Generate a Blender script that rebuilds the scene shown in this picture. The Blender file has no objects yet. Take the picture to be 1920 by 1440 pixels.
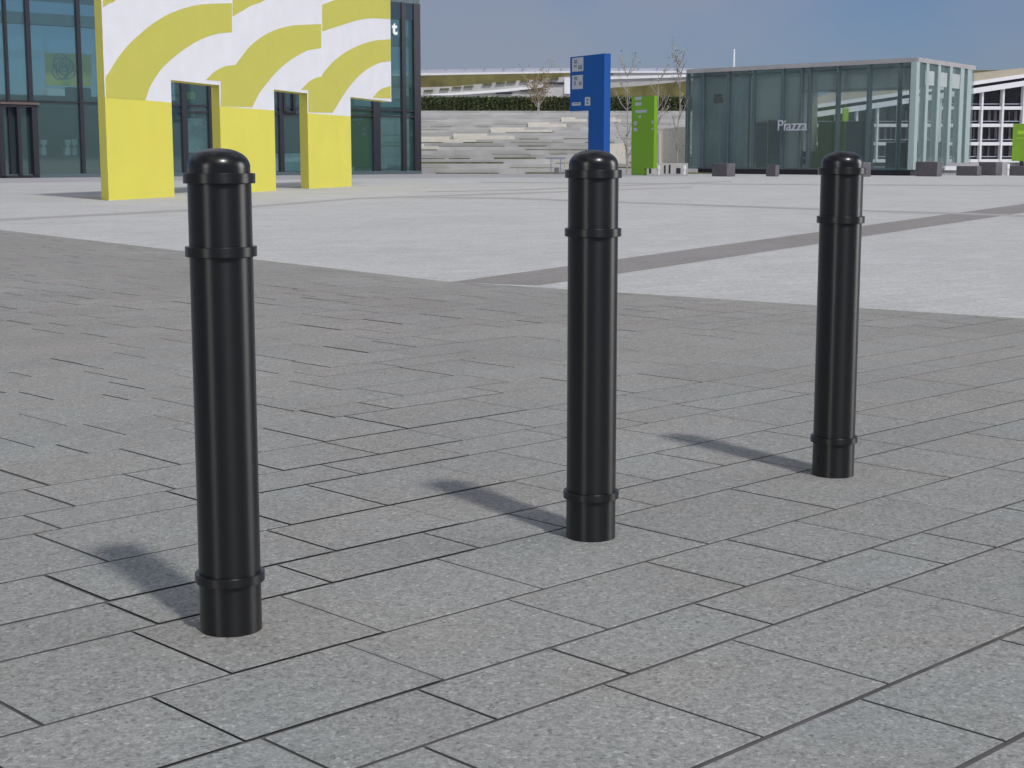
import bpy, math, random
from mathutils import Vector, Matrix
R = math.radians
C = bpy.context.scene.collection
scene = bpy.context.scene

# ------------------------------------------------------------------ camera
F, CX, CY, YH, H = 2900.0, 960.0, 720.0, 293.0, 0.984
PITCH = math.atan((CY - YH) / F)
cam = bpy.data.objects.new('camera', bpy.data.cameras.new('camera'))
C.objects.link(cam); scene.camera = cam
cam.location = (0, 0, H)
cam.rotation_euler = (math.pi / 2 - PITCH, 0, 0)
cam.data.sensor_width = 36; cam.data.lens = F / 1920 * 36
cam.data.clip_start = 0.05; cam.data.clip_end = 3000

def ray(x, y):
    """direction of photo measurement (x, y), scaled to one metre of depth"""
    a = (x - CX) / F; b = -(y - CY) / F
    dy = math.cos(PITCH) + b * math.sin(PITCH); dz = -math.sin(PITCH) + b * math.cos(PITCH)
    return a / dy, dz / dy
def gnd(x, y, z=0.0):
    a, dz = ray(x, y); D = (z - H) / dz
    return (a * D, D)
def at(x, y, D):
    a, dz = ray(x, y)
    return (a * D, D, H + dz * D)

# ------------------------------------------------------------------ object helpers
def tag(o, label=None, cat=None, group=None, kind=None):
    if label: o['label'] = label
    if cat: o['category'] = cat
    if group: o['group'] = group
    if kind: o['kind'] = kind
    return o
def thing(name, loc, label, cat, group=None):
    o = bpy.data.objects.new(name, None); C.objects.link(o)
    o.location = loc; o.empty_display_size = 0.3
    return tag(o, label, cat, group)
def root_loc(p):
    while p and p.parent: p = p.parent
    return Vector(p.location) if p else Vector((0, 0, 0))

class MB:
    def __init__(s): s.v = []; s.f = []; s.m = []; s.mi = 0
    def add(s, vs, fs, mi=None):
        b = len(s.v); s.v += [tuple(v) for v in vs]
        for f in fs:
            s.f.append([b + i for i in f]); s.m.append(s.mi if mi is None else mi)
    def box(s, x0, x1, y0, y1, z0, z1, mi=None):
        vs = [(x, y, z) for z in (z0, z1) for y in (y0, y1) for x in (x0, x1)]
        s.add(vs, [(0, 2, 3, 1), (4, 5, 7, 6), (0, 1, 5, 4), (2, 6, 7, 3), (0, 4, 6, 2), (1, 3, 7, 5)], mi)
    def prism(s, poly, off, mi_front=0, mi_side=None):
        """poly: list of 3d points, off: extrusion vector"""
        n = len(poly); off = Vector(off)
        vs = [Vector(p) for p in poly] + [Vector(p) + off for p in poly]
        s.add(vs, [list(range(n))], mi_front)
        s.add(vs, [list(range(2 * n - 1, n - 1, -1))], mi_front)
        s.add(vs, [(i, i + n, (i + 1) % n + n, (i + 1) % n) for i in range(n)], mi_front if mi_side is None else mi_side)
    def tube(s, p0, p1, r0, r1, n=7, mi=None):
        p0 = Vector(p0); p1 = Vector(p1); d = (p1 - p0).normalized()
        a = d.orthogonal().normalized(); b = d.cross(a)
        vs = []
        for p, r in ((p0, r0), (p1, r1)):
            for i in range(n):
                t = 2 * math.pi * i / n
                vs.append(p + a * (r * math.cos(t)) + b * (r * math.sin(t)))
        s.add(vs, [(i, (i + 1) % n, (i + 1) % n + n, i + n) for i in range(n)] + [tuple(range(n - 1, -1, -1)), tuple(range(n, 2 * n))], mi)
    def build(s, name, mats, parent=None, smooth=False, bevel=0, fix=True):
        rl = root_loc(parent)
        me = bpy.data.meshes.new(name)
        me.from_pydata([tuple(Vector(v) - rl) for v in s.v], [], s.f)
        if not isinstance(mats, (list, tuple)): mats = [mats]
        for m in mats: me.materials.append(m)
        for p, mi in zip(me.polygons, s.m): p.material_index = mi; p.use_smooth = smooth
        me.validate()
        if fix:
            import bmesh
            bm = bmesh.new(); bm.from_mesh(me)
            bmesh.ops.remove_doubles(bm, verts=bm.verts, dist=1e-6) if smooth else None
            bmesh.ops.recalc_face_normals(bm, faces=bm.faces)
            bm.to_mesh(me); bm.free()
        o = bpy.data.objects.new(name, me); C.objects.link(o)
        if parent: o.parent = parent
        if bevel:
            b = o.modifiers.new('bevel', 'BEVEL'); b.width = bevel; b.segments = 2; b.limit_method = 'ANGLE'
        return o

class Plane:
    """a vertical plane through two ground points; s along it, w towards the viewer, z up"""
    def __init__(s, A, B):
        s.O = Vector((A[0], A[1])); s.d = (Vector((B[0], B[1])) - s.O); s.L = s.d.length; s.d.normalize()
        s.n = Vector((s.d.y, -s.d.x))
        if s.n.dot(-s.O) < 0: s.n = -s.n
    def sz(s, x, y):
        a, dz = ray(x, y); dr = Vector((a, 1.0))
        t = s.O.dot(s.n) / dr.dot(s.n)
        return ((dr * t - s.O).dot(s.d), H + dz * t)
    def P(s, u, w, z):
        q = s.O + s.d * u + s.n * w
        return (q.x, q.y, z)
    def box(s, mb, s0, s1, w0, w1, z0, z1, mi=None):
        vs = [s.P(a, b, c) for c in (z0, z1) for b in (w0, w1) for a in (s0, s1)]
        mb.add(vs, [(0, 2, 3, 1), (4, 5, 7, 6), (0, 1, 5, 4), (2, 6, 7, 3), (0, 4, 6, 2), (1, 3, 7, 5)], mi)
    def pbox(s, mb, x0, x1, y0, y1, w0, w1, mi=None, z0=None, z1=None):
        ym = (y0 + y1) / 2; xm = (x0 + x1) / 2
        a = s.sz(x0, ym)[0]; b = s.sz(x1, ym)[0]
        zt = s.sz(xm, y0)[1] if z1 is None else z1; zb = s.sz(xm, y1)[1] if z0 is None else z0
        s.box(mb, a, b, w0, w1, zb, zt, mi)
    def poly(s, mb, pts, w0, w1, mi_f=0, mi_s=None):
        q = [s.sz(*p) for p in pts]
        mb.prism([s.P(a, w1, z) for a, z in q], s_off(s, w0 - w1), mi_f, mi_s)
def s_off(pl, w): return (pl.n.x * w, pl.n.y * w, 0)

# ------------------------------------------------------------------ materials
def srgb(r, g, b):
    f = lambda c: (c / 255 / 12.92) if c <= 10 else ((c / 255 + .055) / 1.055) ** 2.4
    return (f(r), f(g), f(b), 1)
def newmat(name):
    m = bpy.data.materials.new(name); m.use_nodes = True
    nt = m.node_tree; return m, nt, nt.nodes['Principled BSDF']
def mat(name, col, rough=.6, metal=0, var=.08, scale=3.0, bump=0.0, bscale=60.0, spec=None):
    m, nt, b = newmat(name)
    b.inputs['Roughness'].default_value = rough; b.inputs['Metallic'].default_value = metal
    if spec is not None: b.inputs['Specular IOR Level'].default_value = spec
    tc = nt.nodes.new('ShaderNodeTexCoord')
    n = nt.nodes.new('ShaderNodeTexNoise'); n.inputs['Scale'].default_value = scale; n.inputs['Detail'].default_value = 6
    nt.links.new(tc.outputs['Object'], n.inputs['Vector'])
    mr = nt.nodes.new('ShaderNodeMapRange'); mr.inputs[1].default_value = .3; mr.inputs[2].default_value = .7
    mr.inputs[3].default_value = 1 - var; mr.inputs[4].default_value = 1 + var
    nt.links.new(n.outputs['Fac'], mr.inputs[0])
    mx = nt.nodes.new('ShaderNodeVectorMath'); mx.operation = 'SCALE'
    mx.inputs[0].default_value = col[:3]
    nt.links.new(mr.outputs[0], mx.inputs['Scale']); nt.links.new(mx.outputs[0], b.inputs['Base Color'])
    if bump:
        n2 = nt.nodes.new('ShaderNodeTexNoise'); n2.inputs['Scale'].default_value = bscale; n2.inputs['Detail'].default_value = 4
        nt.links.new(tc.outputs['Object'], n2.inputs['Vector'])
        bp = nt.nodes.new('ShaderNodeBump'); bp.inputs['Strength'].default_value = bump; bp.inputs['Distance'].default_value = .01
        nt.links.new(n2.outputs['Fac'], bp.inputs['Height']); nt.links.new(bp.outputs[0], b.inputs['Normal'])
    return m
def glass(name, tint, gloss=.18, rough=.03, haze=0.0, hazecol=(.5, .55, .55)):
    """thin tinted pane: part clear, part mirror, part milky"""
    m = bpy.data.materials.new(name); m.use_nodes = True; nt = m.node_tree
    for n in list(nt.nodes): nt.nodes.remove(n)
    out = nt.nodes.new('ShaderNodeOutputMaterial')
    tr = nt.nodes.new('ShaderNodeBsdfTransparent'); tr.inputs[0].default_value = (*tint, 1)
    gl = nt.nodes.new('ShaderNodeBsdfGlossy'); gl.inputs['Roughness'].default_value = rough; gl.inputs[0].default_value = (.8, .9, .9, 1)
    mx = nt.nodes.new('ShaderNodeMixShader')
    lw = nt.nodes.new('ShaderNodeLayerWeight'); lw.inputs[0].default_value = .35
    mr = nt.nodes.new('ShaderNodeMapRange'); mr.inputs[3].default_value = gloss * .6; mr.inputs[4].default_value = min(1, gloss * 3)
    nt.links.new(lw.outputs['Fresnel'], mr.inputs[0]); nt.links.new(mr.outputs[0], mx.inputs[0])
    nt.links.new(tr.outputs[0], mx.inputs[1]); nt.links.new(gl.outputs[0], mx.inputs[2])
    last = mx
    if haze:
        df = nt.nodes.new('ShaderNodeBsdfDiffuse'); df.inputs[0].default_value = (*hazecol, 1)
        m2 = nt.nodes.new('ShaderNodeMixShader'); m2.inputs[0].default_value = haze
        nt.links.new(mx.outputs[0], m2.inputs[1]); nt.links.new(df.outputs[0], m2.inputs[2]); last = m2
    nt.links.new(last.outputs[0], out.inputs[0])
    return m

def slab_material(name, cool, warm, dark=1.0):
    m, nt, b = newmat(name)
    N = nt.nodes; L = nt.links
    tc = N.new('ShaderNodeTexCoord')
    at_ = N.new('ShaderNodeAttribute'); at_.attribute_name = 'tint'
    mp = N.new('ShaderNodeMapping'); mp.inputs['Rotation'].default_value = (0, 0, R(-44))
    L.new(tc.outputs['Object'], mp.inputs[0])
    # warm / cool patches drift over the slabs, each slab leans one way
    n0 = N.new('ShaderNodeTexNoise'); n0.inputs['Scale'].default_value = 1.7; n0.inputs['Detail'].default_value = 3
    L.new(mp.outputs[0], n0.inputs['Vector'])
    ad = N.new('ShaderNodeMath'); ad.operation = 'MULTIPLY_ADD'; ad.inputs[1].default_value = .28
    L.new(at_.outputs['Fac'], ad.inputs[0])
    s0 = N.new('ShaderNodeMath'); s0.operation = 'MULTIPLY_ADD'; s0.inputs[1].default_value = 1.6; s0.inputs[2].default_value = -.45
    L.new(n0.outputs['Fac'], s0.inputs[0]); L.new(s0.outputs[0], ad.inputs[2])
    cr = N.new('ShaderNodeMix'); cr.data_type = 'RGBA'; cr.clamp_factor = True
    cr.inputs[6].default_value = cool; cr.inputs[7].default_value = warm
    L.new(ad.outputs[0], cr.inputs[0])
    # granite grains at three sizes
    def cells(scale, lo, hi):
        v = N.new('ShaderNodeTexVoronoi'); v.inputs['Scale'].default_value = scale
        L.new(mp.outputs[0], v.inputs['Vector'])
        sp = N.new('ShaderNodeSeparateColor'); L.new(v.outputs['Color'], sp.inputs[0])
        r = N.new('ShaderNodeMapRange'); r.inputs[3].default_value = lo; r.inputs[4].default_value = hi
        L.new(sp.outputs[0], r.inputs[0]); return r.outputs[0], sp
    a, sa = cells(150, .80, 1.18); c, sc_ = cells(70, .90, 1.10); e, se = cells(330, .82, 1.16)
    def mul(x, y):
        q = N.new('ShaderNodeMath'); q.operation = 'MULTIPLY'; L.new(x, q.inputs[0]); L.new(y, q.inputs[1]); return q.outputs[0]
    def flecks(sp, ch, thr, amt):
        g_ = N.new('ShaderNodeMath'); g_.operation = 'GREATER_THAN'; g_.inputs[1].default_value = thr; L.new(sp.outputs[ch], g_.inputs[0])
        q = N.new('ShaderNodeMath'); q.operation = 'MULTIPLY_ADD'; q.inputs[1].default_value = amt; q.inputs[2].default_value = 1; L.new(g_.outputs[0], q.inputs[0]); return q.outputs[0]
    k = mul(mul(a, c), e)
    k = mul(k, flecks(sa, 1, .955, .32)); k = mul(k, flecks(sa, 2, .955, -.30))
    # per slab lightness
    rl = N.new('ShaderNodeMath'); rl.operation = 'FRACT'
    r2 = N.new('ShaderNodeMath'); r2.operation = 'MULTIPLY'; r2.inputs[1].default_value = 7.31
    L.new(at_.outputs['Fac'], r2.inputs[0]); L.new(r2.outputs[0], rl.inputs[0])
    rm = N.new('ShaderNodeMapRange'); rm.inputs[3].default_value = .965 * dark; rm.inputs[4].default_value = 1.035 * dark
    L.new(rl.outputs[0], rm.inputs[0]); k = mul(k, rm.outputs[0])
    # broad wear
    n3 = N.new('ShaderNodeTexNoise'); n3.inputs['Scale'].default_value = .55; n3.inputs['Detail'].default_value = 7; n3.inputs['Roughness'].default_value = .6
    L.new(tc.outputs['Object'], n3.inputs['Vector'])
    r3 = N.new('ShaderNodeMapRange'); r3.inputs[1].default_value = .3; r3.inputs[2].default_value = .7; r3.inputs[3].default_value = .90; r3.inputs[4].default_value = 1.08
    L.new(n3.outputs['Fac'], r3.inputs[0]); k = mul(k, r3.outputs[0])
    sx = N.new('ShaderNodeVectorMath'); sx.operation = 'SCALE'
    L.new(cr.outputs[2], sx.inputs[0]); L.new(k, sx.inputs['Scale']); L.new(sx.outputs[0], b.inputs['Base Color'])
    b.inputs['Roughness'].default_value = .78; b.inputs['Specular IOR Level'].default_value = .3
    bp = N.new('ShaderNodeBump'); bp.inputs['Strength'].default_value = .35; bp.inputs['Distance'].default_value = .0015
    L.new(a, bp.inputs['Height']); L.new(bp.outputs[0], b.inputs['Normal'])
    return m

def plaza_material(name, col, var=.05):
    """small pale setts laid to the same grid"""
    m, nt, b = newmat(name); N = nt.nodes; L = nt.links
    tc = N.new('ShaderNodeTexCoord')
    mp = N.new('ShaderNodeMapping'); mp.inputs['Rotation'].default_value = (0, 0, R(-44))
    L.new(tc.outputs['Object'], mp.inputs[0])
    br = N.new('ShaderNodeTexBrick'); br.inputs['Scale'].default_value = 1; br.inputs['Brick Width'].default_value = .42; br.inputs['Row Height'].default_value = .21
    br.inputs['Mortar Size'].default_value = .006; br.inputs['Bias'].default_value = 0
    br.inputs['Color1'].default_value = (1 + var, 1 + var, 1 + var, 1); br.inputs['Color2'].default_value = (1 - var, 1 - var, 1 - var, 1); br.inputs['Mortar'].default_value = (.8, .8, .8, 1)
    L.new(mp.outputs[0], br.inputs['Vector'])
    v = N.new('ShaderNodeTexVoronoi'); v.inputs['Scale'].default_value = 45; L.new(mp.outputs[0], v.inputs['Vector'])
    sp = N.new('ShaderNodeSeparateColor'); L.new(v.outputs['Color'], sp.inputs[0])
    r = N.new('ShaderNodeMapRange'); r.inputs[3].default_value = .86; r.inputs[4].default_value = 1.14; L.new(sp.outputs[0], r.inputs[0])
    n = N.new('ShaderNodeTexNoise'); n.inputs['Scale'].default_value = .35; n.inputs['Detail'].default_value = 8; n.inputs['Roughness'].default_value = .65
    L.new(tc.outputs['Object'], n.inputs['Vector'])
    r4 = N.new('ShaderNodeMapRange'); r4.inputs[1].default_value = .3; r4.inputs[2].default_value = .7; r4.inputs[3].default_value = .93; r4.inputs[4].default_value = 1.06; L.new(n.outputs['Fac'], r4.inputs[0])
    q = N.new('ShaderNodeMath'); q.operation = 'MULTIPLY'; L.new(r.outputs[0], q.inputs[0]); L.new(r4.outputs[0], q.inputs[1])
    m1 = N.new('ShaderNodeVectorMath'); m1.operation = 'MULTIPLY'; m1.inputs[0].default_value = col[:3]; L.new(br.outputs['Color'], m1.inputs[1])
    m2 = N.new('ShaderNodeVectorMath'); m2.operation = 'SCALE'; L.new(m1.outputs[0], m2.inputs[0]); L.new(q.outputs[0], m2.inputs['Scale'])
    L.new(m2.outputs[0], b.inputs['Base Color']); b.inputs['Roughness'].default_value = .8; b.inputs['Specular IOR Level'].default_value = .3
    return m

M = {}
M['slab'] = slab_material('granite slabs', (.249, .265, .258, 1), (.260, .250, .236, 1))
M['bed'] = mat('joint sand', (.080, .076, .078), .95, var=.3, scale=9)
M['plaza'] = plaza_material('pale plaza setts', (.43, .432, .430))
M['band'] = plaza_material('grey brown paving band', (.235, .222, .215))
M['yellow'] = mat('yellow render', (.655, .60, .080), .65, var=.03, scale=1.2)
M['mustard'] = mat('mustard print', (.50, .475, .075), .65, var=.03, scale=1.2)
M['olive'] = mat('olive reveal shade', (.42, .33, .035), .65, var=.05)  # unused; shade of the reveals put into a darker yellow
M['white'] = mat('white panel', (.70, .70, .745), .6, var=.03, scale=1.5)
M['frame'] = mat('dark window frame', (.018, .018, .028), .45, var=.1)
M['steel'] = mat('blue grey steel', (.085, .12, .135), .45, var=.1)
M['fin'] = mat('pale glazed fin', (.30, .38, .38), .35, var=.05)
M['inner'] = mat('dark interior', (.020, .030, .032), .8, var=.5, scale=.8)
M['innergrey'] = mat('grey interior wall', (.17, .18, .17), .8, var=.15, scale=.8)
M['innerbrown'] = mat('brown timber wall', (.035, .026, .022), .8, var=.3, scale=.8)
M['concrete'] = mat('pale concrete', (.36, .35, .36), .85, var=.12, scale=.9, bump=.2)
M['blockdark'] = mat('dark stone block', (.13, .12, .13), .7, var=.15)
M['cream'] = mat('cream stone', (.60, .57, .50), .85, var=.06)
M['whitepaint'] = mat('white paint', (.78, .78, .80), .5, var=.04)
M['dry'] = mat('dry grass', (.15, .135, .05), .95, var=.35, scale=.5)
M['moss'] = mat('green brown grass', (.12, .12, .06), .95, var=.4, scale=2)
M['bark'] = mat('grey bark', (.33, .31, .29), .9, var=.2)
M['blue'] = mat('blue sign panel', (.005, .078, .32), .35, var=.03)
M['green'] = mat('green sign panel', (.18, .38, .014), .4, var=.03)
M['lime'] = mat('lime sign panel', (.30, .52, .02), .4, var=.03)
M['signwhite'] = mat('sign lettering', (.45, .47, .52), .5, var=.02)
M['signgrey'] = mat('sign pictogram grey', (.20, .22, .27), .5, var=.02)
M['banner'] = mat('yellow banner', (.66, .64, .13), .6, var=.04)
M['bannergrey'] = mat('banner print grey', (.28, .31, .30), .6, var=.05)
M['ltr'] = mat('white letter', (.85, .85, .85), .5, var=.01)
M['darkwin'] = mat('dark window glass', (.022, .020, .026), .12, var=.5, scale=1.5)
M['curtain'] = mat('window blind', (.15, .14, .15), .8, var=.2)
M['glassL'] = glass('teal glass', (.80, .90, .91), .16, haze=.085, hazecol=(.22, .40, .40))
M['glassP'] = glass('grey glass', (.80, .85, .86), .13, haze=.13, hazecol=(.36, .42, .41))
M['glassS'] = glass('frosted side glass', (.86, .92, .91), .10, haze=.17, hazecol=(.34, .40, .40))

def bollard_material(dome=False):
    m, nt, b = newmat('gloss black enamel cap' if dome else 'gloss black enamel'); N = nt.nodes; L = nt.links
    b.inputs['Base Color'].default_value = (.003, .0032, .0032, 1)
    b.inputs['Roughness'].default_value = .33
    b.inputs['Specular IOR Level'].default_value = .55
    b.inputs['Anisotropic'].default_value = .74; b.inputs['Anisotropic Rotation'].default_value = .25
    tg = N.new('ShaderNodeTangent'); tg.direction_type = 'RADIAL'; tg.axis = 'Z'
    L.new(tg.outputs[0], b.inputs['Tangent'])
    tc = N.new('ShaderNodeTexCoord')
    n = N.new('ShaderNodeTexNoise'); n.inputs['Scale'].default_value = 14; n.inputs['Detail'].default_value = 5
    L.new(tc.outputs['Object'], n.inputs['Vector'])
    r = N.new('ShaderNodeMapRange'); r.inputs[3].default_value = .345; r.inputs[4].default_value = .385; L.new(n.outputs['Fac'], r.inputs[0])
    L.new(r.outputs[0], b.inputs['Roughness'])
    if dome:
        b.inputs['Anisotropic'].default_value = 0; r.inputs[3].default_value = .24; r.inputs[4].default_value = .32; b.inputs['Specular IOR Level'].default_value = .5
    return m
M['bollard'] = bollard_material(); M['cap'] = bollard_material(True)

# ------------------------------------------------------------------ the ground
def sheet(name, pts, z, m, kind='structure'):
    me = bpy.data.meshes.new(name); me.from_pydata([(x, y, z) for x, y in pts], [], [list(range(len(pts)))])
    me.materials.append(m); o = bpy.data.objects.new(name, me); C.objects.link(o)
    import bmesh
    bm = bmesh.new(); bm.from_mesh(me); bm.faces.ensure_lookup_table()
    if bm.faces[0].normal.z < 0: bmesh.ops.reverse_faces(bm, faces=bm.faces)
    bm.to_mesh(me); bm.free()
    o['kind'] = kind
    return o
sheet('ground', [(-900, -60), (900, -60), (900, 1500), (-900, 1500)], -.0055, M['plaza'])

L1 = (gnd(0, 431), gnd(835, 527.5)); L2 = (gnd(835, 527.5), gnd(1920, 597))
def ext(a, b, t): return (a[0] + (b[0] - a[0]) * t, a[1] + (b[1] - a[1]) * t)
farL = ext(L1[1], L1[0], 1.5); farR = ext(L2[0], L2[1], 2.2); corner = L1[1]
near = [(farL[0], -3), (farR[0], -3)]
sheet('paving_bed', [(farL[0], -3), (farR[0], -3), farR, corner, farL], -.0040, M['bed'])

def clip(poly, a, b):
    """keep the part of poly left of the line a->b"""
    out = []
    side = lambda p: (b[0] - a[0]) * (p[1] - a[1]) - (b[1] - a[1]) * (p[0] - a[0])
    for i in range(len(poly)):
        p, q = poly[i], poly[(i + 1) % len(poly)]
        sp, sq = side(p), side(q)
        if sp >= 0: out.append(p)
        if (sp > 0 > sq) or (sp < 0 < sq):
            t = sp / (sp - sq); out.append((p[0] + (q[0] - p[0]) * t, p[1] + (q[1] - p[1]) * t))
    return out
U = R(44); cu, su = math.cos(U), math.sin(U)
def uv2xy(u, v): return (u * cu - v * su, u * su + v * cu)
rnd = random.Random(5)
seams = [1.22, 1.52, 1.90, 2.12, 2.432, 2.808, 3.037, 3.345, 3.737]
known = {1.22: [2.35, 2.86], 1.52: [2.07, 2.46, 3.04, 3.55], 1.90: [1.8, 2.15, 2.61, 2.96, 3.31, 3.55], 2.12: [1.42, 1.87, 2.33, 2.80, 3.12, 3.42],
         2.432: [1.21, 1.60, 1.98, 2.45, 3.05], 2.808: [1.67, 2.13, 2.60], 3.037: [1.68, 2.32], 3.345: [1.855, 2.40]}
W = [.22, .31, .385]
v = seams[-1]; i = 0
while v < 26: v += W[i % 3]; i += 1; seams.append(round(v, 4))
v = seams[0]; i = 0; W2 = [.22, .385, .31]
while v > -7: v -= W2[i % 3]; i += 1; seams.insert(0, round(v, 4))
vs, fs, tint, sand = [], [], [], []
GU, GV = .0043, .0056
def emit(poly, bev):
    fy = min(1, max(0, (poly[0][1] - 3.2) / 6)); t = rnd.random() * .7 + 1.3 * fy
    b = len(vs); n = len(poly)
    if bev:
        cxm = sum(p[0] for p in poly) / n; cym = sum(p[1] for p in poly) / n
        ins = []
        for p in poly:
            dx, dy = cxm - p[0], cym - p[1]; d = math.hypot(dx, dy); ins.append((p[0] + dx / d * .0018, p[1] + dy / d * .0018))
        z = rnd.uniform(-.0003, .0003)
        for p in ins: vs.append((p[0], p[1], z))
        for p in poly: vs.append((p[0], p[1], -.0012))
        for p in poly: vs.append((p[0], p[1], -.012))
        fs.append(list(range(b, b + n))); tint.append(t)
        for k in range(n):
            fs.append([b + k, b + n + k, b + n + (k + 1) % n, b + (k + 1) % n]); tint.append(t)
            fs.append([b + n + k, b + 2 * n + k, b + 2 * n + (k + 1) % n, b + n + (k + 1) % n]); tint.append(t); sand.append(len(fs) - 1)
    else:
        for p in poly: vs.append((p[0], p[1], 0))
        fs.append(list(range(b, b + n))); tint.append(t)
Xs = corner[0]
for j in range(len(seams) - 1):
    v0, v1 = seams[j], seams[j + 1]
    cuts = known.get(v0)
    if cuts: lo, hi = cuts[0], cuts[-1]; cuts = list(cuts)
    else:
        lo = hi = rnd.uniform(0, .6); cuts = [lo]
    while hi < 24: hi += rnd.choice([.31, .35, .39, .44, .47, .58, .62]) + rnd.uniform(-.02, .02); cuts.append(hi)
    while lo > -9: lo -= rnd.choice([.31, .35, .39, .44, .47, .58, .62]) + rnd.uniform(-.02, .02); cuts.insert(0, lo)
    gv = GV * rnd.uniform(.7, 1.3) * (1 if v0 < 4.6 else .45)
    for a, b_ in zip(cuts, cuts[1:]):
        gu = GU * rnd.uniform(.5, 1.5) * (1 if v0 < 4.2 else rnd.choice([.5, 1, 1.8]))
        q = [uv2xy(a + gu, v0 + gv), uv2xy(b_ - gu, v0 + gv), uv2xy(b_ - gu, v1 - gv), uv2xy(a + gu, v1 - gv)]
        mx_, my_ = sum(p[0] for p in q) / 4, sum(p[1] for p in q) / 4
        if my_ < .6 or my_ > 24 or abs(mx_) > 1.2 + my_ * .5: continue
        # near side of both boundary lines (split at the corner)
        left = clip(clip(q, (Xs, 0), (Xs, 30)), farL and corner, farL) if min(p[0] for p in q) < Xs else []
        right = clip(clip(q, (Xs, 30), (Xs, 0)), farR, corner) if max(p[0] for p in q) > Xs else []
        whole = (len(left) == 4 and not right) or (len(right) == 4 and not left)
        for pl in (left, right):
            if len(pl) > 2: emit(pl, whole and my_ < 9)
me = bpy.data.meshes.new('paving'); me.from_pydata(vs, [], fs)
at_ = me.attributes.new('tint', 'FLOAT', 'FACE'); at_.data.foreach_set('value', tint)
me.materials.append(M['slab']); me.materials.append(M['bed'])
for k in sand: me.polygons[k].material_index = 1
paving = bpy.data.objects.new('paving', me); C.objects.link(paving); paving['kind'] = 'structure'

M['thin'] = plaza_material('thin grey band', (.34, .33, .33))
bz = [-.0048]
def band(pts, m='thin'): bz[0] += .0008; sheet('paving_band', [gnd(*p) for p in pts], bz[0], M[m])
band([(850, 527), (2300, 330.1), (2300, 345), (1920, 398), (1617, 443), (1530, 457), (1160, 512), (1010, 534), (835, 527.5)], 'band')
band([(-60, 412.5), (345, 392.5), (475, 385.0), (675, 370.0), (850, 364.5), (1300, 350), (1300, 351.3), (850, 367.5), (675, 373), (475, 388.5), (345, 396), (-60, 417)])
band([(740, 368), (960, 370), (1530, 390), (1810, 399), (2100, 409), (2100, 412.5), (1810, 402), (1530, 393), (960, 373), (740, 370.5)])
band([(800, 358.6), (960, 355.5), (1370, 339.2), (1370, 340.4), (960, 357.3), (800, 360.2)])
band([(900, 341.2), (1530, 345.2), (2100, 348.5), (2100, 350), (1530, 346.6), (900, 342.2)])
sheet('forecourt', [gnd(-200, 346), gnd(640, 334.5), gnd(1000, 332.5), gnd(1290, 330), gnd(1290, 325), gnd(700, 323.5), gnd(-200, 333)], -.0048, mat('forecourt paving', (.33, .32, .34), .85, var=.06, scale=.8))

# ------------------------------------------------------------------ bollards
def lathe(profile, seg=96):
    mb = MB(); n = len(profile)
    for (r, z) in profile:
        for k in range(seg):
            t = 2 * math.pi * k / seg; mb.v.append((r * math.cos(t), r * math.sin(t), z))
    for i_ in range(n - 1):
        for k in range(seg):
            k2 = (k + 1) % seg
            mb.f.append([i_ * seg + k, i_ * seg + k2, (i_ + 1) * seg + k2, (i_ + 1) * seg + k]); mb.m.append(0)
    return mb
def smooth_sharp(o, ang=35):
    import bmesh
    bm = bmesh.new(); bm.from_mesh(o.data)
    bmesh.ops.remove_doubles(bm, verts=bm.verts, dist=1e-6); bmesh.ops.recalc_face_normals(bm, faces=bm.faces)
    for e in bm.edges: e.smooth = not (len(e.link_faces) == 2 and e.calc_face_angle() > R(ang))
    for f in bm.faces: f.smooth = True
    bm.to_mesh(o.data); bm.free()
blabels = ['nearest black bollard, large at the left in front of the yellow archway',
           'middle black bollard standing between the other two, in front of the blue sign',
           'farthest black bollard, smallest, at the right in front of the glass pavilion']
proto = thing('bollard', (0, 0, 0), blabels[0], 'bollard', 'black bollards in a row on the paving')
r_ = .0641; rc = .0722
parts = [lathe([(0, -.02), (r_, -.02), (r_, .1055), (r_ - .0002, .1055), (r_ - .0002, .9300), (0, .93)]).build('post', M['bollard'], proto)]
for z0, z1 in ((.1050, .1240), (.7830, .8035), (.9300, .9505)):
    b = .0009
    parts.append(lathe([(r_ - .0015, z0), (rc - b, z0), (rc, z0 + b), (rc, z1 - b), (rc - b, z1), (r_ - .0015, z1)]).build('collar', M['bollard'], proto))
rd = .0628; prof = [(rd, .9490), (rd, .9600)]
for k in range(1, 29):
    t = math.pi / 2 * k / 28; e_ = 2 / 2.25
    prof.append((rd * max(0, math.cos(t)) ** e_, .9600 + .0400 * math.sin(t) ** e_))
prof[-1] = (.0003, 1.0)
parts.append(lathe(prof).build('dome_cap', M['cap'], proto))
for o in parts: smooth_sharp(o, 18 if o.name.startswith('collar') else 35)
spots = [(-.5911, 3.1494), (0.2059, 3.9470), (1.0029, 4.7427)]
for k, (x, y) in enumerate(spots):
    if k == 0: c = proto
    else:
        c = proto.copy(); C.objects.link(c)
        for p in parts:
            q = p.copy(); C.objects.link(q); q.parent = c
    c['label'] = blabels[k]; c.location = (x, y, 0)

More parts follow.
